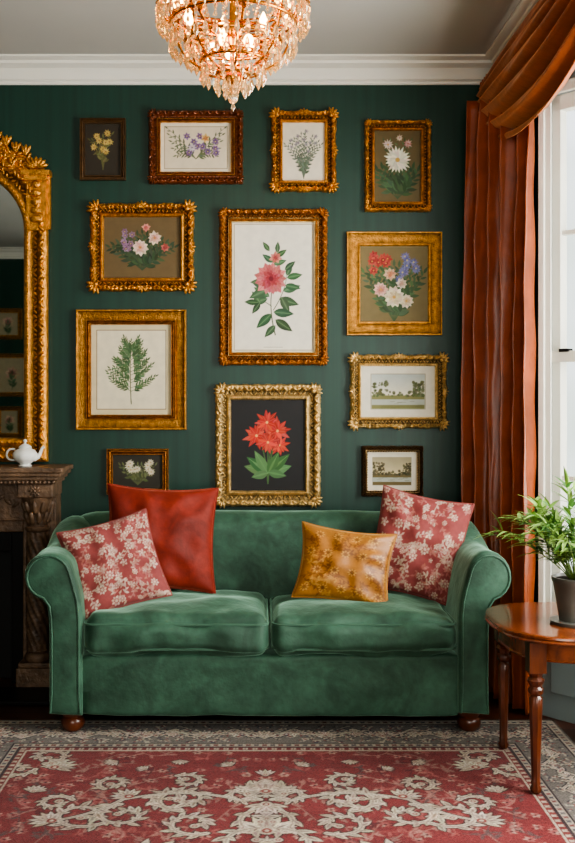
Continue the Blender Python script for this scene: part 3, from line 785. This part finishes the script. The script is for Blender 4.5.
def tail(y,L):
    mb=MB(); V=[];F=[];nu,nv=60,16
    for j in range(nv+1):
        t=j/nv
        for i in range(nu+1):
            u=i/nu; a=u*2*pi*3.5
            z=3.11-t*(L-.12*u); V.append((1.19-.035*sin(a)*(.5+.5*t),y-.15*(u-.5)*(1+.25*t)-.014*cos(a),z))
    for j in range(nv):
        for i in range(nu):
            a=j*(nu+1)+i; F.append((a,a+1,a+nu+2,a+nu+1))
    mb.add(V,F); mb.build('tail',['curt'],cur,solid=.004,sharp=180)
tail(-.125,.35); tail(-1.82,.6)
mb=MB(); mb.box(1.235,XR-.001,-3.45,-.04,3.095,3.115); mb.build('pelmet_board',['curt'],cur,smooth=False)

# ------------------------------------------------------------ fireplace
fp=empty('carved_fireplace')
FC=-1.65
mb=MB(); HWS=.695
for (z0,z1,dx,dy) in((1.095,1.12,0,-.31),(1.075,1.095,.012,-.298),(1.055,1.075,.03,-.28),(1.035,1.055,.045,-.262)):
    mb.box(FC-HWS+dx,FC+HWS-dx,dy,-.001,z0,z1)
mb.box(FC-.62,FC+.62,-.17,-.001,.84,1.035)
for s in(-1,1):
    cx=FC+s*.545
    mb.box(cx-.09,cx+.09,-.245,-.001,.965,1.035)
    mb.box(cx-.085,cx+.085,-.14,-.001,0,.965)
    mb.box(cx-.095,cx+.095,-.255,-.001,0,.11); mb.box(cx-.085,cx+.085,-.245,-.001,.11,.135)
mb.box(FC-.46,FC+.46,-.14,-.001,.78,.86)
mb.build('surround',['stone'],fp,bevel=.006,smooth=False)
mb=MB()
for s in(-1,1):
    cx=FC+s*.545; cy=-.18
    mb.lathe([(.06,.135),(.068,.15),(.06,.17),(.05,.18),(.055,.19)],(cx,cy,0),32)
    mb.lathe([(.05,.19)]+[(.05+.006*sin(pi*k/30),.19+.60*k/30) for k in range(1,31)],(cx,cy,0),60,flute=.12,fn=9,twist=9)
    mb.lathe([(.052,.79),(.062,.80),(.062,.815),(.05,.82),(.052,.84),(.06,.90),(.078,.95),(.082,.965)],(cx,cy,0),32)
    for r_,zz,n in((.056,.86,10),(.066,.915,10)):
        for k in range(n):
            a=2*pi*k/n+(.3 if zz>.9 else 0); mb.ell((cx+cos(a)*r_,cy+sin(a)*r_,zz),(.014,.014,.036),8,6,Matrix.Rotation(a,3,'Z')@Matrix.Rotation(.35,3,'Y'))
    for k in range(8):
        a=2*pi*k/8; mb.ell((cx+cos(a)*.017,-.247,1.0+sin(a)*.017),(.014,.008,.006),8,5,Ry(-a))
    mb.ell((cx,-.252,1.0),(.008,.008,.008),8,5)
    for k in range(9): mb.ell((cx-.07+.0175*k,-.262,1.045),(.006,.006,.007),6,4)
for k in range(24):
    x=FC-.43+.86*k/23; mb.ell((x,-.172,.945+.02*sin(k*1.3)),(.024,.008,.011),8,5,Ry(.7*(-1)**k))
for k in range(60): mb.ell((FC-.64+1.28*k/59,-.267,1.046),(.008,.006,.009),6,4)
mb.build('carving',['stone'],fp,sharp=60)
mb=MB(); mb.box(FC-.46,FC+.46,-.03,-.002,0,.78,0); mb.box(FC-.46,FC-.40,-.13,-.03,0,.78,1); mb.box(FC+.40,FC+.46,-.13,-.03,0,.78,1); mb.box(FC-.4,FC+.4,-.13,-.03,.68,.78,1)
mb.box(FC-.3,FC+.3,-.12,-.03,.0,.22,1)
for k in range(9): mb.box(FC-.28+.07*k-.006,FC-.28+.07*k+.006,-.13,-.118,.05,.24,1)
mb.build('firebox',['black','iron'],fp,bevel=.004,smooth=False)
mb=MB(); mb.box(FC-.75,FC+.75,-.5,-.256,0.001,.02); mb.build('hearth_slab',['iron'],fp,bevel=.004,smooth=False)

# ------------------------------------------------------------ mirror
mi=empty('gilt_overmantel_mirror'); 
IW,ZB,ZS,AH=.44,1.26,2.35,.34
def outline(off):
    P=[]; w=IW+off
    for k in range(12): P.append((-w+2*w*k/12,ZB-off))
    for k in range(24): P.append((w,ZB-off+(ZS-ZB+off)*k/24))
    for k in range(31):
        a=pi*k/30; P.append((w*cos(a),ZS+(AH+off)*sin(a)))
    for k in range(1,24): P.append((-w,ZS-(ZS-ZB+off)*k/24))
    return P
prof=[(.13,0),(.13,.03),(.12,.045),(.105,.05),(.09,.04),(.07,.028),(.045,.03),(.03,.042),(.018,.045),(.006,.035),(0,.02),(0,.006)]
mb=MB(); secs=[]
for o,dd in prof: secs.append([(FC+x,-.012-dd,z) for x,z in outline(o*.97)])
mb.loft(secs,caps=False)
Po=outline(.098)
for k in range(len(Po)):
    a=Vector(Po[k]);b=Vector(Po[(k+1)%len(Po)]); m=max(1,round((b-a).length/.03))
    for q in range(m):
        p=a.lerp(b,q/m); ang=math.atan2(b.y-a.y,b.x-a.x); 
        mb.ell((FC+p.x,-.062,p.y),(.024,.013,.009),8,5,Ry(-(ang+.7*(-1)**(q+k))))
Po=outline(.062)
for k in range(len(Po)):
    a=Vector(Po[k]);b=Vector(Po[(k+1)%len(Po)]); m=max(1,round((b-a).length/.025))
    for q in range(m):
        p=a.lerp(b,q/m); ang=math.atan2(b.y-a.y,b.x-a.x); mb.ell((FC+p.x,-.042,p.y),(.014,.008,.006),6,4,Ry(-(ang-.8*(-1)**(q+k))))
Po=outline(.025)
for k in range(len(Po)):
    a=Vector(Po[k]);b=Vector(Po[(k+1)%len(Po)]); m=max(1,round((b-a).length/.018))
    for q in range(m): p=a.lerp(b,q/m); mb.ell((FC+p.x,-.058,p.y),(.007,.006,.007),6,4)
def crest(x):
    ax=abs(x); return 2.65+ .28*max(0,1-ax/.56)**.8+ .06*math.exp(-(ax/.12)**2)+.014*abs(sin(ax*24))
xsn=[-.58+1.16*k/80 for k in range(81)]
topv=[];botv=[]
for x in xsn:
    b=ZS+(AH+.05)*math.sqrt(max(0,1-(x/(IW+.05))**2)) if abs(x)<IW+.05 else ZS
    topv.append((x,crest(x))); botv.append((x,b))
V=[];F=[]
for (x,z1),(x2,z0) in zip(topv,botv): V+=[(FC+x,-.012,z1),(FC+x,-.04,z1-.008),(FC+x,-.04,z0),(FC+x,-.012,z0)]
for k in range(80):
    for q in range(4): F.append((4*k+q,4*k+(q+1)%4,4*k+4+(q+1)%4,4*k+4+q))
F.append((0,1,2,3)); F.append((320,321,322,323))
mb.add(V,F)
def scr(x,z,a,R,sg,turn=1.3,w=.016):
    n=22; P=[Vector((x,-.05,z))]
    for k in range(n):
        f=1-.75*k/n; a+=sg*turn*2*pi/n; st=R*turn*.17*f*1.6; P.append(P[-1]+Vector((cos(a)*st,0,sin(a)*st)))
    mb.tube(P,[w*(1-.5*k/n) for k in range(n+1)],8); mb.ell(P[-1],(w*1.2,w,w*1.2),8,5)
    for k in range(2,15,3):
        dd=P[k+1]-P[k]; aa=math.atan2(dd.z,dd.x)-sg*.9; mb.ell(P[k]+Vector((cos(aa)*w*1.4,0,sin(aa)*w*1.4)),(w*1.5,w*.6,w*.6),8,5,Ry(-aa))
rr=random.Random(9)
for k in range(150):
    x=rr.uniform(-.56,.56); lo=ZS+(AH+.13)*math.sqrt(max(0,1-(x/(IW+.13))**2)); hi=crest(x)
    if hi-lo<.02: continue
    z=rr.uniform(lo,hi); a=rr.choice([-1,1])*rr.uniform(.4,1.2); mb.ell((FC+x,-.045,z),(.028,.013,.010),8,5,Ry(a))
for s in(-1,1):
    mb.box(FC+s*.51-.075,FC+s*.51+.075,-.085,-.012,2.625,2.65); mb.box(FC+s*.51-.06,FC+s*.51+.06,-.075,-.012,2.60,2.625)
    mb.box(FC+s*.51-.05,FC+s*.51+.05,-.06,-.012,2.34,2.6)
    for k in range(5): mb.ell((FC+s*.51,-.066,2.40+.045*k),(.035-.003*k,.012,.02),8,5)
    for k in range(7):
        a=pi/2+(k-3)*.42; mb.ell((FC+s*.51+cos(a)*.035,-.06,2.665+sin(a)*.03),(.034,.014,.011),8,5,Ry(-a))
    for kx in(.45,.40,.35,.30,.25,.2,.14):
        scr(FC+s*kx,crest(kx)-.03,pi/2+s*.9,.05,s,1.1,.010)
        a=pi/2-s*.5; 
        for q in range(3): mb.ell((FC+s*kx+cos(a+s*.4*q)*.03,-.05,crest(kx)+.0+sin(a+s*.4*q)*.02),(.034,.012,.010),8,5,Ry(-(a+s*.4*q)))
for k in range(9):
    a=pi/2+(k-4)*.33; mb.ell((FC+cos(a)*.08,-.06,2.92+sin(a)*.08),(.075,.02,.02),10,6,Ry(-a))
mb.ell((FC,-.075,2.91),(.05,.03,.05),12,8)
mb.build('gilt_frame',['goldA'],mi,sharp=60)
mb=MB(); O=outline(.004); mb.add([(FC+x,-.02,z) for x,z in O]+[(FC,-.02,2.0)],[(i,(i+1)%len(O),len(O)) for i in range(len(O))]); mb.build('glass',['mirror'],mi,smooth=False)
mb=MB(); mb.add([(FC+x,-.004,z) for x,z in outline(.1)],[tuple(range(len(O)))]); mb.build('back_board',['darkfr'],mi,smooth=False,solid=.004)

# small porcelain teapot on the mantel
pb=empty('white_porcelain_teapot'); mb=MB(); bx,by,bz=-1.165,-.20,1.1205
mb.lathe([(.0,0),(.034,0),(.036,.005),(.026,.011),(.032,.018),(.052,.032),(.063,.05),(.062,.066),(.05,.082),(.034,.09),(.03,.093),(.034,.096),(.03,.103),(.016,.112),(.006,.116),(.005,.121),(.010,.127),(.010,.133),(.004,.139),(.0,.14)],(bx,by,bz),32,flute=.025,fn=8)
mb.tube([(bx+.045,by,bz+.04),(bx+.068,by,bz+.05),(bx+.078,by,bz+.07),(bx+.086,by,bz+.092),(bx+.098,by,bz+.1)],[.016,.012,.009,.007,.008],12)
mb.tube([(bx-.046+(-.048)*sin(pi*k/12)*.9-.004,by,bz+.088-.056*k/12+.010*sin(pi*k/6)) for k in range(13)],.0055,10)
mb.build('teapot_body',['porc'],pb,sharp=70)

def backpic(cx,cz,w,h):
    e=empty('framed_botanical_print'); mb=MB(); frame_sweep(mb,cx,cz,w,h,PROFP,.05,YR+.002,0,flip=-1); mb.build('frame',['goldA'],e)
    c=Canvas(w-.09,h-.09,.008,(150,140,112)); peony(c,0,.02,min(w,h)*.22,(180,150,130),(140,90,80),8,None,2); sprig(c,(0,-h*.35),(0,-.1),(0,0),GR,5,.08,.03)
    P=np.zeros((c.ny,c.nx,3)); P[...,0]=cx+c.X[None,:]; P[...,1]=YR+.01; P[...,2]=cz+c.Y[:,None]; grid_obj('artwork',P,c.a,'art',e)
backpic(-2.9,2.35,.34,.36); backpic(-2.85,1.75,.4,.5); backpic(-2.3,2.0,.5,.6); backpic(-2.88,1.2,.3,.36)

# ------------------------------------------------------------ side table
tb=empty('round_side_table'); TX,TY,TZ=1.255,-1.345,.60
def sup(r,n=72,e=2.7,wav=0):
    P=[]
    for k in range(n):
        a=2*pi*k/n; ca,sa=cos(a),sin(a); q=(abs(ca)**e+abs(sa)**e)**(-1/e)*(1+wav*cos(12*a)); P.append((TX+r*q*ca,TY+r*q*sa))
    return P
mb=MB(); secs=[]
for r,z in((.30,TZ-.03),(.325,TZ-.03),(.335,TZ-.026),(.337,TZ-.02),(.33,TZ-.014),(.334,TZ-.01),(.333,TZ-.003),(.325,TZ),(.31,TZ)): secs.append([(x,y,z) for x,y in sup(r)])
mb.loft(secs)
secs=[]
for r,z in((.27,TZ-.105),(.28,TZ-.105),(.284,TZ-.10),(.28,TZ-.095),(.28,TZ-.028),(.25,TZ-.028)): secs.append([(x,y,z) for x,y in sup(r)])
mb.loft(secs)
mb.build('top',['wood'],tb,sharp=35)
mb=MB()
for sx in(-1,1):
    for sy in(-1,1):
        x,y=TX+sx*.222,TY+sy*.238
        z0=.0115 if x<RCX+RW/2-.02 else .0005
        s_=(TZ-.14-z0)/.43
        mb.lathe([(r,z*s_) for r,z in[(.013,0),(.018,.006),(.021,.018),(.015,.03),(.018,.04),(.015,.045),(.0155,.07),(.019,.18),(.023,.30),(.024,.335),(.017,.345),(.026,.355),(.028,.368),(.02,.378),(.027,.39),(.031,.40),(.02,.412),(.03,.43)]],(x,y,z0),24,flute=.07,fn=8)
        mb.box(x-.031,x+.031,y-.031,y+.031,TZ-.142,TZ-.03)
mb.build('legs',['woodleg'],tb,sharp=50)

# ------------------------------------------------------------ plant
pl=empty('potted_plant'); PX,PY,PZ=1.235,-1.42,TZ+.0005
mb=MB(); mb.lathe([(.05,0),(.062,.004),(.066,.02),(.078,.10),(.088,.155),(.094,.165),(.094,.178),(.086,.178),(.08,.165),(.0,.16)],(PX,PY,PZ),36)
mb.lathe([(.07,.0),(.095,.0),(.1,.012),(.09,.012)],(PX,PY,PZ-.0002),30)
mb.build('pot',['pot'],pl,sharp=50)
mb=MB(); mb.lathe([(.0,.168),(.08,.168),(.08,.16)],(PX,PY,PZ),24); mb.build('soil',['soil'],pl)
mb=MB()
def blade(p,dr,L,W,mi):
    dr=Vector(dr).normalized(); sd=dr.cross(Vector((0,0,1)))
    if sd.length<.05: sd=Vector((1,0,0))
    sd.normalize(); up=sd.cross(dr); n=6; V=[];F=[]
    q=Vector(p); dd=dr.copy()
    for k in range(n+1):
        t=k/n; w=W*(sin(pi*min(1,t*.92+.08)**.75))*.5
        V+= [q-sd*w+up*w*.3, q.copy(), q+sd*w+up*w*.3]
        dd=(dd+Vector((0,0,-.12))).normalized(); q=q+dd*(L/n)
    for k in range(n):
        for i in(0,1): F.append((k*3+i,k*3+i+1,k*3+i+4,k*3+i+3))
    mb.add(V,F,mi)
for s in range(48):
    a=s*2.4+random.uniform(-.2,.2); lean=random.uniform(.15,1.05); H=random.uniform(.28,.42)*(1-.33*lean); R=.31*lean
    P=[]
    for k in range(13):
        t=k/12; P.append(Vector((PX+cos(a)*(R*t**1.15+.02),PY+sin(a)*(R*t**1.15*.8+.02),PZ+.165+H*(t-.32*lean*t*t*t))))
    mb.tube(P,[.0028*(1-.6*k/12) for k in range(13)],5,mi=2)
    for k in range(3,13):
        for q in range(random.choice([1,2,2])):
            dd=(P[min(k+1,12)]-P[k-1]).normalized(); aa=random.uniform(0,2*pi)
            dr=dd*random.uniform(.5,1.0)+Vector((cos(aa),sin(aa),random.uniform(-.2,.5)))*.7
            blade(P[k],dr,random.uniform(.06,.115),random.uniform(.013,.021),0 if random.random()<.65 else 1)
    blade(P[-1],P[-1]-P[-2],.09,.016,0)
mb.build('foliage',['leaf','leaf2','stem'],pl,sharp=180)

# ------------------------------------------------------------ chandelier
ch=empty('crystal_chandelier'); CX,CY=-.077,-1.75
br=MB(); cr=MB(); bl=MB()
def ringp(r,z,n=48): return [(CX+r*cos(2*pi*k/n),CY+r*sin(2*pi*k/n),z) for k in range(n)]
def gem(x,y,z,r,h):
    n=6; V=[(x,y,z),(x,y,z-h)]; a0=random.random()
    for k in range(n): V.append((x+r*cos(a0+k*2*pi/n),y+r*sin(a0+k*2*pi/n),z-h*.62))
    for k in range(n): V.append((x+r*.6*cos(a0+k*2*pi/n),y+r*.6*sin(a0+k*2*pi/n),z-h*.2))
    F=[]
    for k in range(n):
        j=(k+1)%n; F+= [(0,8+k,8+j),(8+k,2+k,2+j,8+j),(2+k,1,2+j)]
    cr.add(V,F)
tiers=[(.262,2.875,46,2,.038),(.262,2.83,46,2,.036),(.218,2.775,38,3,.038),(.165,2.71,30,2,.038),(.11,2.645,20,2,.036),(.055,2.60,9,2,.034)]
for r,z,n,m,h in tiers:
    br.tube(ringp(r,z),.007,8,closed=True); br.tube(ringp(r,z+.016),.004,6,closed=True)
    for k in range(n): 
        a=2*pi*k/n; br.ell((CX+(r+.004)*cos(a),CY+(r+.004)*sin(a),z+.008),(.006,.006,.008),6,4)
    for k in range(n):
        a=2*pi*k/n; x,y=CX+r*cos(a),CY+r*sin(a); zz=z-.004
        for q in range(m):
            last=q==m-1; hh=h*(1.5 if last else .62); gem(x,y,zz,.0105 if last else .007,hh); zz-=hh+.002
for (r0,z0,r1,z1,n) in((.262,2.87,.17,2.72,22),(.165,2.72,.10,2.64,14),(.12,3.06,.262,2.89,20)):
    for k in range(n):
        a=2*pi*k/n
        for q in range(1,9):
            t=q/9; r=r0+(r1-r0)*t; z=z0+(z1-z0)*t-.02*sin(pi*t); gem(CX+r*cos(a),CY+r*sin(a),z+.008,.0058,.015)
for k in range(8):
    a=2*pi*k/8+.1; P=[]
    for q in range(15):
        t=q/14; r=.06+.2*sin(pi*t*.5)+.02*sin(pi*2*t); z=2.60+.27*t-.02*sin(pi*2*t); P.append((CX+r*cos(a),CY+r*sin(a),z))
    br.tube(P,[.004]*15,6)
br.tube(ringp(.12,3.06),.006,8,closed=True)
for k in range(20): a=2*pi*k/20; gem(CX+.12*cos(a),CY+.12*sin(a),3.055,.01,.05)
br.lathe([(.006,2.56),(.02,2.565),(.03,2.58),(.03,2.6),(.014,2.62),(.012,2.68),(.03,2.71),(.034,2.74),(.014,2.78),(.01,2.9),(.025,2.94),(.03,2.97),(.012,3.0),(.02,3.05),(.02,3.07),(.006,3.09)],(CX,CY,0),20)
for k in range(7):
    z=3.085+.02*k; P=[(CX+(.008*cos(a) if k%2 else 0),CY+(0 if k%2 else .008*cos(a)),z+.014*sin(a)) for a in [2*pi*q/10 for q in range(10)]]; br.tube(P,.0022,6,closed=True)
br.lathe([(.06,HC-.0005),(.06,HC-.01),(.045,HC-.02),(.012,HC-.032),(.004,HC-.036)],(CX,CY,0),24)
lightpos=[]
for k in range(8):
    a=2*pi*k/8+.2; P=[]
    for q in range(13):
        t=q/12; r=.02+.175*t; z=2.73-.035*sin(pi*t)+.03*t; P.append((CX+r*cos(a),CY+r*sin(a),z))
    br.tube(P,.0055,8)
    x,y,z=P[-1]; br.lathe([(.006,0),(.022,.01),(.024,.014),(.008,.014)],(x,y,z),14)
    bl.lathe([(.009,.014),(.009,.05),(.0,.05)],(x,y,z),12,0)
    bl.lathe([(.003,.05),(.013,.06),(.018,.076),(.013,.098),(.002,.122)],(x,y,z),12,1)
    if k%2==0: lightpos.append((x,y,z+.075))
for k in range(5):
    a=2*pi*k/5+.5; bl.ell((CX+.075*cos(a),CY+.075*sin(a),2.70),(.017,.017,.022),12,8,None,1)
gem(CX,CY,2.575,.02,.05); cr.ell((CX,CY,2.515),(.018,.018,.018),10,8); gem(CX,CY,2.50,.008,.03)
for k in range(6): a=2*pi*k/6; gem(CX+.03*cos(a),CY+.03*sin(a),2.59,.009,.055)
br.build('brass_frame',['brass'],ch,sharp=50); cr.build('crystals',['crystal'],ch,smooth=False); bl.build('candle_bulbs',['candle','bulb'],ch,sharp=60)
def point(loc,p,r=.02,col=(1,.72,.40)):
    l=bpy.data.lights.new('bulb_light','POINT'); l.energy=p; l.color=col; l.shadow_soft_size=r; o=bpy.data.objects.new('bulb_light',l); o.location=loc; scene.collection.objects.link(o); o.parent=ch
for p in lightpos: point(p,6,.02)
point((CX,CY,2.665),6,.02)

# ------------------------------------------------------------ daylight
def area(nm,loc,rot,sx,sy,p,col=(1,.97,.93)):
    l=bpy.data.lights.new(nm,'AREA'); l.shape='RECTANGLE'; l.size=sx; l.size_y=sy; l.energy=p; l.color=col
    o=bpy.data.objects.new(nm,l); o.location=loc; o.rotation_euler=rot; scene.collection.objects.link(o)
area('window_daylight',(2.05,-2.03,1.75),(0,pi/2,0),2.2,1.6,230,(1,.98,.94))
area('window_daylight',(.05,YR-.25,1.8),(pi/2,0,0),2.0,2.0,85,(1,.93,.84))  # added fill lamp outside the rear opening, brightens the sofa from the front
wd=bpy.data.worlds.new('sky'); scene.world=wd; wd.use_nodes=True; nt=wd.node_tree;N=nt.nodes;L=nt.links
bg=N['Background']; tc=N.new('ShaderNodeTexCoord'); n=N.new('ShaderNodeTexNoise'); n.inputs['Scale'].default_value=7; L.new(tc.outputs['Generated'],n.inputs['Vector'])
rp=N.new('ShaderNodeValToRGB'); rp.color_ramp.elements[0].position=.4; rp.color_ramp.elements[0].color=(.50,.62,.48,1); rp.color_ramp.elements[1].position=.62; rp.color_ramp.elements[1].color=(.92,.97,1,1)
L.new(n.outputs['Fac'],rp.inputs[0]); L.new(rp.outputs[0],bg.inputs['Color']); bg.inputs['Strength'].default_value=2.0

# ------------------------------------------------------------ camera
cd=bpy.data.cameras.new('camera'); cam=bpy.data.objects.new('camera',cd); scene.collection.objects.link(cam); scene.camera=cam
cam.location=(0,-DIST,EYE); cam.rotation_euler=(pi/2,0,0)
cd.sensor_fit='VERTICAL'; cd.sensor_height=36; cd.sensor_width=24.56; cd.lens=36*997/843
cd.shift_x=(287.5-255)/843; cd.shift_y=-21.5/843; cd.clip_start=.05
